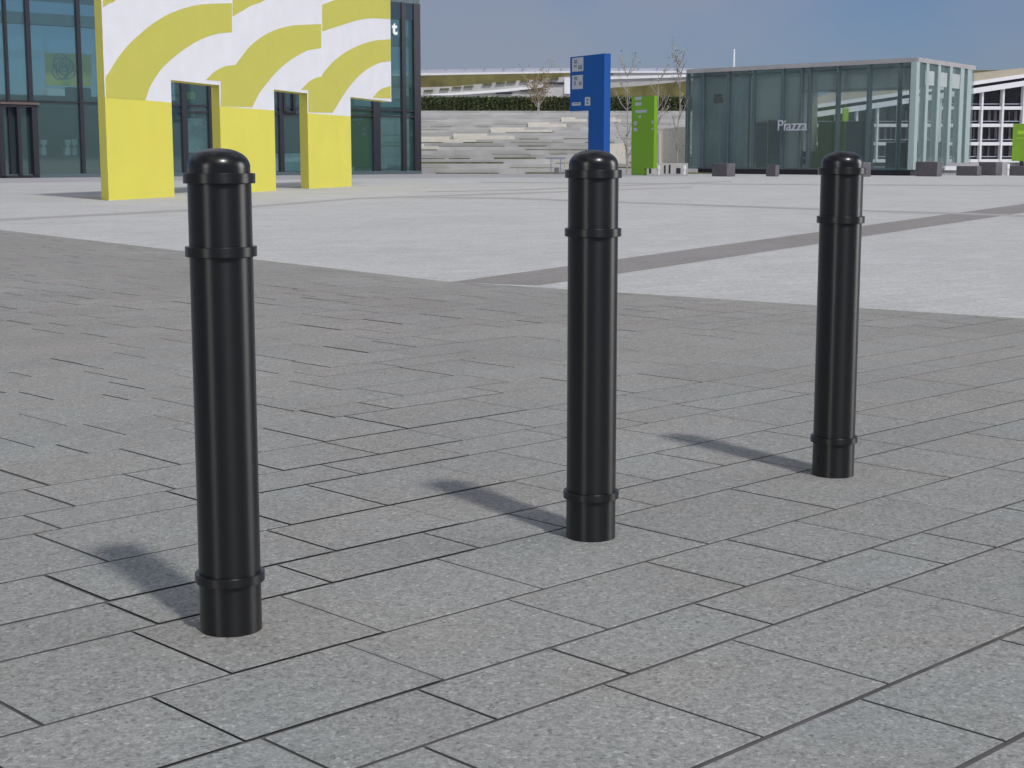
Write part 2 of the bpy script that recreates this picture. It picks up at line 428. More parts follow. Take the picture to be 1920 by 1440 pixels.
# ------------------------------------------------------------------ yellow and white gate wall
gw = Plane(gnd(204, 375.6), gnd(659, 349))
OFF = Vector((-.34, .68, 0))           # the ends are cut on the skew
gate = thing('archway', (*gnd(204, 375.6), 0), 'big yellow and white wall with doorways and curved stripes, in front of the glass hall', 'archway')
zseam = sum(gw.sz(x, y)[1] for x, y in ((205, 190), (450, 201), (620, 211.5))) / 3
ztop = 7.5
def sx(x, y=260): return gw.sz(x, y)[0]
s_p = [(0.0, gw.sz(325, 300)[0]), (gw.sz(414, 280)[0], gw.sz(516, 280)[0]), (gw.sz(578, 280)[0], gw.sz(658.5, 280)[0])]
s_end = gw.sz(733, 120)[0]
zl = [gw.sz(322, 150)[1], gw.sz(515, 168)[1], gw.sz(660, 182)[1]]
for a, b in s_p:
    mb = MB(); mb.prism([gw.P(a, 0, -.02), gw.P(b, 0, -.02), gw.P(b, 0, zseam), gw.P(a, 0, zseam)], OFF, 0, 1)
    mb.build('pillar', [M['yellow'], M['yellow']], gate)
zs = zseam
out = [(s_p[0][0], zs), (s_p[0][1], zs), (s_p[0][1], zl[0]), (s_p[1][0], zl[0]), (s_p[1][0], zs), (s_p[1][1], zs), (s_p[1][1], zl[1]), (s_p[2][0], zl[1]), (s_p[2][0], zs), (s_p[2][1], zs), (s_p[2][1], zl[2]), (s_end, zl[2]), (s_end, ztop), (s_p[0][0], ztop)]
mb = MB(); mb.prism([gw.P(a, 0, z) for a, z in out], OFF, 0, 1)
mb.build('upper_panel', [M['white'], M['yellow']], gate)
stripes = [
 [(191.5, -40), (250, -40), (216.5, 0), (205, 6), (193, 13.5)],
 [(198, 148), (206, 133), (222, 107), (239, 86), (261, 65), (286, 44.5), (319, 25), (361, 11), (394, 7), (434.6, 6), (434.6, 60.5), (411, 62.5), (383, 71), (356, 85), (331, 103), (306, 125), (290, 147), (279, 167), (272, 190.2), (199, 189.7)],
 [(436, -40), (560, -40), (497, 0), (467, 12.5), (436, 31)],
 [(386, 150), (400, 136), (417, 126), (428, 123), (441, 122), (453, 106), (469, 86), (494, 67), (522, 54), (555, 47), (602, 45), (602, 90), (578, 94), (553, 107), (533, 121), (517, 136), (500, 156), (486, 175), (478, 190), (472.8, 200.7), (413.8, 200), (413.8, 152)],
 [(604, 9), (622, 2), (660, -9), (732.5, -12), (732.5, 36), (700, 34), (672, 37.5), (644, 46), (622, 53), (604, 59)],
 [(564, 168), (578, 154), (592, 146), (604, 143), (604, 139), (622, 118), (639, 104), (658, 92), (681, 82), (706, 75.5), (732.5, 73.6), (732.5, 114.4), (714, 117), (694, 126), (678, 137.5), (664, 151), (650, 169), (639, 186), (630.5, 200), (623, 211.5), (578, 210.5), (578, 169)],
 [(699, 183.5), (708, 172), (719, 165), (732.5, 161), (732.5, 184.5)]]
def smooth_outline(st):
    out = []; n = len(st)
    def turn(i):
        a, b, c = Vector(st[i - 1]), Vector(st[i]), Vector(st[(i + 1) % n])
        u, w_ = b - a, c - b
        return math.degrees(u.angle(w_)) if u.length > 1 and w_.length > 1 else 90
    for i in range(n):
        p0, p1, p2, p3 = (Vector(st[(i + k - 1) % n]) for k in range(4))
        out.append(tuple(p1))
        t1, t2 = turn(i), turn((i + 1) % n)
        if t1 < 32 or t2 < 32:
            if t1 >= 32: p0 = p1 - (p2 - p1)
            if t2 >= 32: p3 = p2 + (p2 - p1)
            if (p2 - p1).length > 6 and (t1 < 32 and t2 < 32):
                for t in (.25, .5, .75):
                    q = .5 * ((2 * p1) + (p2 - p0) * t + (2 * p0 - 5 * p1 + 4 * p2 - p3) * t * t + (3 * p1 - p0 - 3 * p2 + p3) * t ** 3)
                    out.append(tuple(q))
    return out
mb = MB()
for st in stripes:
    st = smooth_outline(st)
    q = []
    for x, y in st:
        a, z = gw.sz(x, y)
        a = min(max(a, s_p[0][0]), s_end); z = max(z, zseam + .001)
        q.append(gw.P(a, .006, z))
    off = Vector(s_off(gw, -.005)); mb.prism(q, off)
mb.build('curved_stripes', M['mustard'], gate)

# ------------------------------------------------------------------ glass exhibition hall
ph = Plane(gnd(0, 333.8), gnd(787, 326.0))
hall = thing('glass_hall', (*gnd(0, 333.8), 0), 'large dark teal glass hall behind the yellow archway', 'building')
zt = ph.sz(780, 2)[1]
sL = ph.sz(-260, 150)[0]; sR = ph.sz(787, 160)[0]
def hb(name, m, rects, parent=hall, w0=-.12, w1=.06, **k):
    mb = MB()
    for r in rects: ph.pbox(mb, *r, w0, w1, **k)
    return mb.build(name, m, parent)
zf = ph.sz(100, 178)[1]
mb = MB(); ph.box(mb, sL, sR, -.03, -.0, .15, zt - .15); mb.build('glazing', M['glassL'], hall)
mb = MB(); ph.box(mb, ph.sz(-120, 150)[0], sR - .05, -13.03, -13.0, zf, zt - .15); mb.build('rear_glazing', M['glassL'], hall)
mb = MB(); ph.box(mb, sR - .03, sR, -13, -.03, .15, zt - .15); mb.build('side_glazing', M['glassL'], hall)
mb = MB(); ph.box(mb, sL, sR, -13.0, .05, zt - .15, zt + .1); mb.build('roof', M['steel'], hall)
mb = MB()
ph.pbox(mb, -160, 200, 190, 176, -12.4, -.6); ph.box(mb, sL, sR, -12.6, -.6, zf - .5, zf - .1)
mb.build('upper_floor', M['inner'], hall)
mb = MB(); ph.box(mb, sL, sR, -12.9, -12.7, 0, zf - .1); ph.box(mb, sL, sR, -4.0, -3.8, 0, zf - .55); mb.build('inner_wall', M['inner'], hall)
mb = MB(); ph.box(mb, ph.sz(560, 100)[0], ph.sz(745, 100)[0], -12.5, -4, zf - .1, ph.sz(700, 36)[1]); mb.build('stair_core', mat('teal grey core wall', (.06, .10, .10), .8, var=.2), hall)
mb = MB(); ph.box(mb, ph.sz(-200, 100)[0], sR - .1, -1.2, -.5, ph.sz(100, 45)[1], ph.sz(100, 24)[1]); mb.build('ceiling_beam', M['innergrey'], hall)
for x in (-60, 14, 56, 150, 343, 394, 525, 704, 756):
    w = {343: 10, 394: 11, 525: 8, 704: 13, 14: 5, 56: 8, 150: 7, -60: 8, 756: 7}[x]
    hb('mullion', M['frame'], [(x - w / 2, x + w / 2, 3, 325)], z0=.02, z1=zt - .15, w1=.10)
hb('corner_post', M['frame'], [(775, 787, 3, 325)], z0=.02, z1=zt - .15, w1=.10, w0=-.4)
mb = MB(); ph.box(mb, sL, sR, -.1, .07, ph.sz(100, 192.5)[1], ph.sz(100, 189.5)[1]); ph.box(mb, ph.sz(330, 100)[0], sR, -.1, .07, ph.sz(740, 220)[1], ph.sz(740, 217)[1]); mb.build('transom', M['frame'], hall)
mb = MB(); ph.box(mb, sL, sR, -.2, .12, -.02, .17); mb.build('plinth', M['steel'], hall)
mb = MB(); ph.box(mb, sL, sR, -.08, .04, ph.sz(740, 36)[1] , zt - .15); mb.build('fascia', glass('fascia glass', (.3, .38, .42), .25, haze=.3, hazecol=(.10, .13, .15)), hall)
# entrance doors at the far left
door = hb('door', M['frame'], [(-6, 3, 199, 333), (29, 35, 199, 333), (57, 67, 199, 333), (-6, 67, 197, 201), (-6, 67, 329, 333)], w0=-.05, w1=.3)
mb = MB(); ph.pbox(mb, -6, 68, 192, 196, -.05, .35); mb.build('door_head', mat('bronze door head', (.13, .095, .08), .5), hall)
hb('window_frame', M['frame'], [(529, 533, 168, 212), (547, 552, 168, 212), (529, 552, 208, 212)], w1=.15)
# things inside, seen through the panes
ib = Plane(ph.P(0, -2.2, 0)[:2], ph.P(10, -2.2, 0)[:2])
bn = thing('banner', ib.P(*[ib.sz(127, 130)[0], 0, 0]), 'yellow banner with a grey round print hanging behind the hall glass', 'banner')
mb = MB(); ib.pbox(mb, 85, 171, 101, 161, -.03, .03); mb.build('cloth', M['banner'], bn)
mb = MB(); cs, cz = ib.sz(117, 125)
pts = []
for k in range(150):
    t = k * .21; rr = .62 * k / 150 * (1 + .12 * math.sin(t * 3.3)); pts.append((cs + rr * math.cos(t), cz + rr * 1.1 * math.sin(t)))
for (a0, z0_), (a1, z1_) in zip(pts, pts[1:]):
    mb.tube(ib.P(a0, .045, z0_), ib.P(a1, .045, z1_), .035, .035, 4)
mb.build('round_print', M['bannergrey'], bn)
for n_, (x0, x1, y0, y1, m, lab, nm, ct) in enumerate([
    (125, 171, 166, 189, 'frame', 'dark cabinet on the upper floor behind the hall glass', 'cabinet', 'cabinet'),
    (89, 122, 166, 189, 'whitepaint', 'pale display panel beside the dark cabinet behind the hall glass', 'display_panel', 'panel'),
    (0, 24, 180, 189, 'fin', 'pale glass railing above the entrance doors', 'railing', 'railing'),
    (70, 187, 290, 332, 'innerbrown', 'brown reception counter behind the hall glass beside the doors', 'counter', 'counter')]):
    p0 = Plane(ph.P(0, -1.6, 0)[:2], ph.P(10, -1.6, 0)[:2])
    mb = MB(); p0.pbox(mb, x0, x1, y0, y1, -.4, 0)
    if nm == 'counter': p0.pbox(mb, x0 - 1, x1 + 1, y0 - 2, y0, -.5, .1)
    if nm == 'cabinet': p0.pbox(mb, x0 + 2, x1 - 2, y0 - 2, y0, -.35, -.05)
    o = mb.build(nm, M[m], None); tag(o, lab, ct)
ps = Plane(ph.P(0, -.9, 0)[:2], ph.P(10, -.9, 0)[:2])
for (x0, x1, y0, y1) in ((77, 88, 262, 271), (122, 133, 262, 271), (136, 145, 261, 272)):
    mb = MB(); ps.pbox(mb, x0, x1, y0, y1, -.06, 0); ps.pbox(mb, x0 + 3, x1 - 3, y1, y1 + 6, -.05, -.01); ps.pbox(mb, x0 + 1, x1 - 1, y1 + 6, 291, -.3, -.02)
    o = mb.build('counter_display', M['fin'], None)
    tag(o, {77: 'small pale screen at the left on the hall counter', 122: 'small pale screen in the middle of the hall counter', 136: 'taller pale screen at the right on the hall counter'}[x0], 'screen', 'small screens on the hall counter')
lb = MB(); ps.pbox(lb, 345, 388, 226, 286, -.1, 0); ps.pbox(lb, 350, 384, 222, 226, -.08, -.02)
o = lb.build('notice_board', mat('pale teal board', (.32, .45, .43), .7, var=.25, scale=6), None); tag(o, 'pale notice board seen through the first doorway of the archway', 'board')
lb = MB(); ps.pbox(lb, 517, 563, 291, 321, -.5, 0); ps.pbox(lb, 515, 565, 288, 291, -.55, .05)
o = lb.build('service_desk', mat('pale blue desk', (.42, .56, .58), .6, var=.1), None); tag(o, 'pale blue desk seen through the second doorway of the archway', 'desk')
mgp = mat('green wall panel', (.20, .30, .06), .7)
for y0, y1, lab in ((172, 186, 'upper green wall square seen through the first doorway of the archway'), (206, 218, 'lower green wall square seen through the first doorway of the archway')):
    lb = MB(); ps.pbox(lb, 340, 366, y0, y1, -.1, 0); tag(lb.build('wall_panel', mgp), lab, 'panel')

def text(name, s, m, pl, x, y, size_px, w, parent=None, bold=.01):
    cu_ = bpy.data.curves.new(name, 'FONT'); cu_.body = s; cu_.extrude = .02; cu_.offset = bold
    a, z = pl.sz(x, y); a2, z2 = pl.sz(x, y - size_px); size = (z2 - z) / .70
    cu_.size = size
    tmp = bpy.data.objects.new('tmp_text', cu_); C.objects.link(tmp)
    bpy.context.view_layer.update()
    me_ = bpy.data.meshes.new_from_object(tmp.evaluated_get(bpy.context.evaluated_depsgraph_get()))
    bpy.data.objects.remove(tmp); me_.name = name
    d3 = Vector((pl.d.x, pl.d.y, 0)); 
    if d3.x < 0: d3 = -d3
    n3 = Vector((pl.n.x, pl.n.y, 0)); up = Vector((0, 0, 1))
    base = Vector(pl.P(a, w, z)); rl = root_loc(parent)
    for v_ in me_.vertices:
        c_ = v_.co.copy(); v_.co = base + d3 * c_.x + up * c_.y + n3 * c_.z - rl
    me_.materials.clear(); me_.materials.append(m)
    o = bpy.data.objects.new(name, me_); C.objects.link(o)
    if parent: o.parent = parent
    return o
text('lettering', 't', M['ltr'], ph, 732.5, 64, 24, .14, hall, .03)

# ------------------------------------------------------------------ stepped stone terrace beyond the square
rt = random.Random(11)
terr = thing('stepped_terrace', (0, 90, 0), 'wide pale stone stepped terrace with grassy ledges rising beyond the square', 'terrace')
NT = 19
tier_mats = [mat('tier stone', (.43 * k, .425 * k, .42 * k), .85, var=.10, scale=.7) for k in (.92, 1.0, 1.07)]
def zx(k): return (89.5 + 3.2 * k, .2737 * (k + 1))
for k in range(NT):
    D, z = zx(k)
    mb = MB(); x = -16.0
    xe = .119 * D
    while x < xe:
        w = min(rt.uniform(5, 12), xe - x + .02); zz = z + rt.choice([0, 0, 0, -.012, .012])
        mb.box(x, x + w - .012, D + rt.choice([0, 0, .03]), D + 3.6, -.1, zz); x += w
    mb.build('step', tier_mats[k % 3], terr)
    mb = MB(); x = rt.uniform(-9, -5) * D / 90
    while x < .112 * D:
        w = rt.uniform(.8, 5.5)
        if rt.random() < .8: mb.box(x, x + w, D - .35, D - .05, z - .34, z - .2737 + rt.uniform(.03, .09))
        x += w + rt.uniform(.2, 2)
    tag(mb.build('grass_ledge', M[rt.choice(['moss', 'moss', 'dry', 'band'])], terr), kind='stuff')
for (x0, x1, y) in ((760, 822, 277), (780, 893, 267.5), (850, 965, 257.5), (920, 1035, 247.5), (990, 1062, 238), (1052, 1100, 229), (1140, 1164, 229)):
    # find the tier whose riser shows at this height
    best = min(range(NT), key=lambda k: abs(at(900, y, zx(k)[0])[2] - (zx(k)[1] - .14)))
    D, z = zx(best); mb = MB()
    mb.box(at(x0, y, D)[0], at(x1, y, D)[0], D - .35, D + .1, z - .26, z + .02)
    w = (x1 - x0) * .55; mb.box(at(x0, y, D)[0], at(x0 + w, y, D)[0], D - .2, D + .3, z + .02, z + .17)
    mb.build('ramp_kerb', M['cream'], terr)

# hedge along the top
def leaf_cloud(name, n, sampler, size, m, parent=None, seed=1):
    rr = random.Random(seed); mb = MB()
    for _ in range(n):
        p = Vector(sampler(rr)); s = size * rr.uniform(.5, 1.4)
        a = Vector((rr.uniform(-1, 1), rr.uniform(-1, 1), rr.uniform(-1, 1))).normalized(); b = a.orthogonal().normalized()
        c = a.cross(b)
        mb.add([p - b * s * .5, p + c * s * .35, p + b * s * .7, p - c * s * .35], [(0, 1, 2, 3)])
    return mb.build(name, m, parent, fix=False)
DH = 150.0
hx0, hx1 = at(760, 190, DH)[0], at(1300, 190, DH)[0]
hz0, hz1 = at(900, 208, DH)[2], at(900, 180, DH)[2]
M['leafdark'] = mat('dark hedge leaves', (.045, .065, .022), .7, var=.5, scale=1.5)
M['leafmid'] = mat('hedge leaves', (.09, .11, .03), .7, var=.5, scale=1.5)
hedge = thing('hedge', ((hx0 + hx1) / 2, DH, hz0), 'long dark green clipped hedge above the stone terrace', 'hedge')
mb = MB(); mb.box(hx0, hx1, DH + .3, DH + 1.6, hz0 - .6, hz1 - .1); mb.build('hedge_core', mat('hedge shade core', (.03, .035, .015), .9, var=.5), hedge)  # solid dark box; shade between the leaves put into its colour
leaf_cloud('foliage', 9000, lambda r: (r.uniform(hx0, hx1), DH + r.uniform(0, .5), r.uniform(hz0 - .3, hz1 + r.uniform(-.15, .05))), .16, M['leafdark'], hedge, 3)
leaf_cloud('new_growth', 2500, lambda r: (hx0 + (hx1 - hx0) * (math.floor(r.uniform(0, 60)) + r.uniform(0, .35)) / 60, DH + r.uniform(-.05, .4), r.uniform(hz0, hz1)), .16, M['leafmid'], hedge, 4)

# ------------------------------------------------------------------ sloping roofs and white parapets beyond the hedge
def slab_px(name, pts, D, thick, m, label, cat, extra=None, group=None):
    b = Plane((-50, D), (50, D)); mb = MB(); b.poly(mb, pts, -thick, 0)
    if extra:
        root = thing(name, at(sum(p[0] for p in pts) / len(pts), max(p[1] for p in pts), D), label, cat, group)
        mb.build('wall', m, root)
        for en, em, rects in extra:
            for r in rects:
                mb2 = MB(); b.poly(mb2, r, .0, .25); mb2.build(en, em, root)
        return root
    return tag(mb.build(name, m), label, cat, group)
rect = lambda x0, x1, y0, y1: [(x0, y0), (x1, y0), (x1, y1), (x0, y1)]
M['paleblue'] = mat('pale blue grey parapet', (.42, .44, .52), .6, var=.05, scale=.3)
M['pale'] = mat('pale stone wall', (.44, .43, .42), .8, var=.15, scale=.35)
o = slab_px('roof_parapet', [(700, 131), (787, 130.5), (1000, 127.5), (1300, 128), (1300, 137), (1069, 137.5), (787, 142.5), (700, 143.5)], 230, 6, M['paleblue'], 'long pale roof edge along the skyline behind the hedge', 'building',
  [('coping', M['whitepaint'], [[(700, 139), (787, 138), (1069, 133.5), (1290, 134), (1290, 136.5), (1069, 136.5), (787, 141.5), (700, 142.5)]]),
   ('railing', M['signgrey'], [rect(x, x + .5, 127.5, 130.8) for x in range(800, 1280, 36)])])
slab_px('grass_slope', [(700, 143), (787, 141.8), (1072, 136.8), (1150, 137), (1150, 160), (1072, 150), (960, 155), (787, 168), (700, 172)], 215, 10, M['dry'], 'dry brown grass roof slope behind the hedge at the left', 'grass roof')
o = slab_px('terraced_wall', [(700, 166), (787, 164), (850, 162), (960, 152), (1072, 143), (1300, 140), (1300, 185), (700, 185)], 190, 6, M['pale'], 'pale stepped garden walls between hedge and grass roof', 'wall',
  [('white_parapet', M['whitepaint'], [[(787, 178.5), (850, 174.5), (925, 169), (985, 163), (1020, 158.5), (1020, 164), (950, 172), (880, 177), (840, 179)], [(1140, 144.5), (1290, 139.5), (1290, 144.5), (1140, 149)], rect(1058, 1069, 146, 176)]),
   ('planting', M['moss'], [[(x, y - 2), (x + 17, y - 3), (x + 17, y + .3), (x, y + 1.2)] for x, y in ((795, 171), (825, 168), (848, 165), (870, 163), (905, 158.5), (930, 156.5), (950, 154.5), (975, 153), (1000, 150), (1030, 148))]),
   ('dark_opening', M['frame'], [rect(1020, 1057, 154.5, 158), rect(1008, 1020, 165, 168), rect(930, 960, 173.5, 176), rect(975, 1000, 169, 171)])])
slab_px('roof_lawn', [(1120, 166), (1200, 161), (1285, 152), (1300, 152), (1300, 182), (1120, 182)], 175, 8, M['dry'], 'brown grass bank right of the blue sign above the hedge', 'grass bank')

# ------------------------------------------------------------------ signs
def swing(pl_a, deg):
    pass
def rot_plane(x, D, deg):
    """vertical plane through the axis at photo column x, turned so its face looks left of the viewer"""
    X = (x - CX) / F * D
    d = Vector((math.cos(R(deg)), -math.sin(R(deg))))
    return Plane((X, D), (X + d.x, D + d.y)), X
# blue flag-shaped sign
D = 70.0
X1 = ray(1133, 150)[0] * D
a = R(62)
pb = Plane((X1, D), (X1 - math.cos(a), D + math.sin(a)))        # face runs back to the left
bs = thing('sign', (X1, D, 0), 'tall dark blue flag-shaped sign behind the middle bollard', 'sign')
def sb(pl, mb, x0, x1, y0, y1, w0, w1, **k): pl.pbox(mb, x0, x1, y0, y1, w0, w1, **k)
TH = .33
mb = MB()
z1 = pb.sz(1125, 101)[1]; z0 = pb.sz(1085, 208)[1]
s_a, s_b, s_c = 0.0, pb.sz(1103, 230)[0], pb.sz(1069, 150)[0]
mb.prism([pb.P(s_a, 0, -.02), pb.P(s_b, 0, -.02), pb.P(s_b, 0, z0), pb.P(s_c, 0, z0), pb.P(s_c, 0, z1), pb.P(s_a, 0, z1)], s_off(pb, -TH))
mb.build('board', M['blue'], bs)
def pict(rects, m, name, pl, parent):
    for r in rects:
        mb = MB(); pl.pbox(mb, *r, .002, .012); mb.build(name, m, parent)
pict([(1073, 1094, 108, 134), (1073, 1093, 141, 167), (1073, 1089, 192, 198), (1097, 1107, 182, 198)], M['signwhite'], 'pictogram', pb, bs)
mb = MB()
for r in ((1077, 1083, 112, 119), (1085, 1092, 122, 130), (1077, 1082, 122, 126), (1077, 1083, 144, 150), (1086, 1091, 153, 160), (1077, 1080, 152, 160), (1076, 1087, 193.5, 195), (1099.5, 1104, 185, 189), (1099.5, 1104, 191, 195)):
    mb = MB(); pb.pbox(mb, *r, .012, .018); mb.build('pictogram_mark', M['signgrey'], bs)
# green sign
D = 81.5; X1 = ray(1226, 250)[0] * D
pg = Plane((X1, D), (X1 - math.cos(a), D + math.sin(a)))
gs = thing('sign', (X1, D, 0), 'tall green information sign standing right of the middle bollard', 'sign')
mb = MB(); s_b = pg.sz(1184, 250)[0]; z1 = pg.sz(1215, 180)[1]
pg.box(mb, 0, s_b, -.21, 0, .35, z1); pg.box(mb, s_b * .42, s_b, -.19, -.02, -.02, .35); mb.build('board', M['green'], gs)
pict([(1191, 1203, 181.5, 187.5), (1191, 1203, 192, 198), (1192, 1213, 206, 211.5), (1198, 1202, 216, 221), (1189, 1194, 227, 235), (1188, 1195, 240, 246), (1222, 1225, 226, 232), (1222, 1225, 240, 243)], M['signwhite'], 'lettering', pg, gs)
# green sign at the right edge and a board standing in for a reflection in the pavilion glass
D = 84.0; X1 = ray(1975, 270)[0] * D
p3 = Plane((X1, D), (X1 - math.cos(R(20)), D + math.sin(R(20))))
s3 = thing('sign', (X1, D, 0), 'broad green sign cut off by the right edge of the photo', 'sign')
mb = MB(); sb_ = p3.sz(1898, 270)[0]; p3.box(mb, 0, sb_, -.25, 0, p3.sz(1910, 302)[1], p3.sz(1910, 232)[1]); mb.build('board', mat('green board', (.17, .33, .012), .4, var=.15, scale=1), s3)
for q0, q1 in ((.2, .3), (.7, .8)): mb = MB(); p3.box(mb, sb_ * q0, sb_ * q1, -.2, -.05, -.02, p3.sz(1910, 302)[1]); mb.build('post', M['frame'], s3)
pict([(1908, 1925, 245, 252), (1906, 1920, 258, 260)], M['lime'], 'lettering', p3, s3)
D = 104.0
p4 = Plane((ray(1569, 250)[0] * D, D), (ray(1590, 250)[0] * D, D))
s4 = thing('sign', p4.P(0, 0, 0), 'narrow lime green board put behind the pavilion as a reflection in its glass', 'sign')
mb = MB(); p4.pbox(mb, 1580, 1590, 203, 300, -.3, 0, z0=-.02); mb.build('board', M['lime'], s4)
mb = MB(); p4.pbox(mb, 1569, 1573, 205, 300, -.3, 0, z0=-.02); mb.build('edge_board', M['yellow'], s4)

# ------------------------------------------------------------------ glass pavilion
def grd(x, D): return (ray(x, 300)[0] * D, D)
Pn = grd(1713.5, 80.0); Pl_ = grd(1285.5, 91.1); Pr = grd(1820, 87.4)
zr = H + (YH - 113.5) / F * 80.0
pf = Plane(Pl_, Pn); pr_ = Plane(Pn, Pr)
pav = thing('glass_pavilion', (*Pn, 0), 'low flat-roofed glass pavilion with grey glass and pale fins at the right', 'building')
bx_, by_ = Pl_[0] + Pr[0] - Pn[0], Pl_[1] + Pr[1] - Pn[1]
mb = MB(); pf.box(mb, 0, pf.L, -.03, 0, .35, zr - .12); mb.build('front_glazing', M['glassP'], pav)
mb = MB(); pr_.box(mb, 0, pr_.L, -.03, 0, .35, zr - .12); mb.build('side_glazing', M['glassS'], pav)
mb = MB(); mb.prism([(*Pl_, zr - .12), (*Pn, zr - .12), (*Pr, zr - .12), (bx_, by_, zr - .12)], (0, 0, .12)); mb.build('roof', M['pale'], pav)
mb = MB(); mb.prism([(*Pl_, .27), (*Pn, .27), (*Pr, .27), (bx_, by_, .27)], (0, 0, .08)); mb.build('floor_slab', M['steel'], pav)
ins = lambda t: t
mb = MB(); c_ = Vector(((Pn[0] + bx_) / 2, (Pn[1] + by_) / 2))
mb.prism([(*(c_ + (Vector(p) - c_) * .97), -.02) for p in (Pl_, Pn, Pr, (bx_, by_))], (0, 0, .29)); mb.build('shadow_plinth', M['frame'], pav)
mb = MB(); pf.box(mb, 0, pf.L, .01, .06, zr - .22, zr + .01); pr_.box(mb, 0, pr_.L + .03, .01, .06, zr - .22, zr + .01); mb.build('roof_trim', M['concrete'], pav)
mb = MB(); pf.box(mb, .05, pf.L - .1, -.3, -.1, zr - .48, zr - .36); mb.build('ceiling_rail', M['frame'], pav)
for x, w in ((1288, 5), (1317, 5), (1364, 4), (1412, 4), (1466, 6), (1501, 4), (1516, 6), (1569, 6), (1627, 7), (1684, 5), (1706, 6)):
    mb = MB(); pf.pbox(mb, x - w * .36, x + w * .36, 130, 320, -.22, .05, z0=.30, z1=zr - .2); mb.build('mullion', M['steel'], pav)
for x, w in ((1717, 6), (1735, 5), (1757, 5), (1779, 5), (1800, 7), (1814, 8)):
    mb = MB(); pr_.pbox(mb, x - w / 2, x + w / 2, 130, 300, -.25, .05, z0=.30, z1=zr - .2); mb.build('fin', M['fin'], pav)
# inside
e3 = Vector((Pr[0] - Pn[0], Pr[1] - Pn[1])).normalized()
def inb(name, m, x0, x1, z0, z1, t0, t1):
    """a block inside: x0..x1 as seen on the front, t0..t1 metres back along the side wall"""
    mb = MB(); q = []
    for x, t in ((x0, t0), (x1, t0), (x1, t1), (x0, t1)):
        # slide back along the sight line so that the block stands where it is seen
        a = pf.sz(x, 250)[0]
        P0 = Vector(pf.P(min(a, pf.L - .12), 0, 0)[:2])
        q.append((P0 + e3 * t).to_tuple() + (z0,))
    mb.prism(q, (0, 0, z1 - z0)); return mb.build(name, m, pav)
mteal = mat('slate teal inner wall', (.42, .54, .58), .7, var=.08, scale=.6)
mgrey = mat('warm grey inner wall', (.72, .69, .63), .8, var=.10, scale=.6)
zc = zr - .13
inb('inner_wall', mteal, 1290, 1395, .34, zc, .5, 1.2)
inb('service_core', mgrey, 1397, 1490, .34, zc, .6, 3.0)
mb = MB(); pf.pbox(mb, 1332, 1345, 176, 193, -.6, -.30); mb.build('wall_vent', M['frame'], pav)
inb('doorway', M['innerbrown'], 1411, 1430, .34, 2.85, .45, .6)
inb('timber_panel', M['innerbrown'], 1434, 1455, .34, 2.95, .42, .6)
inb('ceiling_bulkhead', mgrey, 1492, 1690, zc - 1.25, zc, .8, 4.5)
inb('bar_counter', M['inner'], 1462, 1560, .34, 1.25, 1.0, 1.9)
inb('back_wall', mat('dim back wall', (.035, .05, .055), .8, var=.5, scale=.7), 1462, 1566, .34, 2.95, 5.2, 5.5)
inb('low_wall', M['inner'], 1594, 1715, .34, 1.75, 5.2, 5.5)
for k, (x0, x1) in enumerate(((1734, 1751), (1759, 1775), (1783, 1799))):
    mb = MB(); pr_.pbox(mb, x0, x1, 133 + k * 3, 160 + k * 3, .004, .02); mb.build('pale_pane', mat('pale frosted pane', (.40, .44, .43), .3), pav)
text('lettering', 'Piazza', mat('frosted lettering', (.48, .50, .56), .5), pf, 1459, 245, 20, .10, pav, .006)
for k, (x0, x1, y0, y1) in enumerate(((1465, 1472, 285, 296), (1483, 1491, 285, 297), (1502, 1512, 286, 304))):
    q = Plane(pf.P(0, -.8, 0)[:2], pf.P(1, -.8, 0)[:2]); mb = MB()
    q.pbox(mb, x0, x1, y0, (y0 + y1) / 2, -.5, -.45)
    q.pbox(mb, x0, x1, (y0 + y1) / 2, (y0 + y1) / 2 + 2, -.5, -.1)
    s0_, s1_ = q.sz(x0, y1)[0], q.sz(x1, y1)[0]
    for sa in (s0_, s1_ - .04):
        for wa in (-.5, -.14): q.box(mb, sa, sa + .04, wa, wa + .04, .34, q.sz(x0, (y0 + y1) / 2)[1])
    tag(mb.build('cafe_chair', M['pale']), ['pale chair behind the pavilion glass, left of the three', 'pale chair behind the pavilion glass, middle of the three', 'pale chair behind the pavilion glass, right of the three'][k], 'chair', 'chairs inside the glass pavilion')

# ------------------------------------------------------------------ white framed parking building behind the pavilion
pk = Plane((0, 150), (60, 150))
gar = thing('office_block', at(1700, 301, 150), 'white framed multi-storey building with sloping roof beams behind the pavilion', 'building')
yb = lambda x: 196 - .150 * (x - 1655)
mb = MB(); pk.poly(mb, [(1500, yb(1500) + 4), (2080, yb(2080) + 4), (2080, 327), (1500, 327)], -12, -.8); mb.build('wall', M['darkwin'], gar)
mb = MB(); pk.poly(mb, [(1450, yb(1450) - 5), (2080, yb(2080) - 5), (2080, yb(2080) + 5), (1450, yb(1450) + 5)], -12, .5); mb.build('roof_beam', M['whitepaint'], gar)
mb = MB(); pk.poly(mb, [(1450, yb(1450) - 19), (2080, yb(2080) - 17), (2080, yb(2080) - 10), (1450, yb(1450) - 12)], -12, .3); mb.build('roof_beam', M['whitepaint'], gar)
mb = MB(); pk.poly(mb, [(1450, yb(1450) - 12), (2080, yb(2080) - 10), (2080, yb(2080) - 5), (1450, yb(1450) - 5)], -12, -.3); mb.build('shadow_gap', M['frame'], gar)
mb = MB(); pk.poly(mb, [(1450, yb(1450) - 19), (2080, yb(2080) - 17), (2080, yb(2080) - 22), (1824, 137), (1720, 134), (1450, yb(1450) - 22)], -14, -.2); mb.build('roof_slope', mat('tan roof', (.42, .38, .30), .9, var=.1, scale=.4), gar)
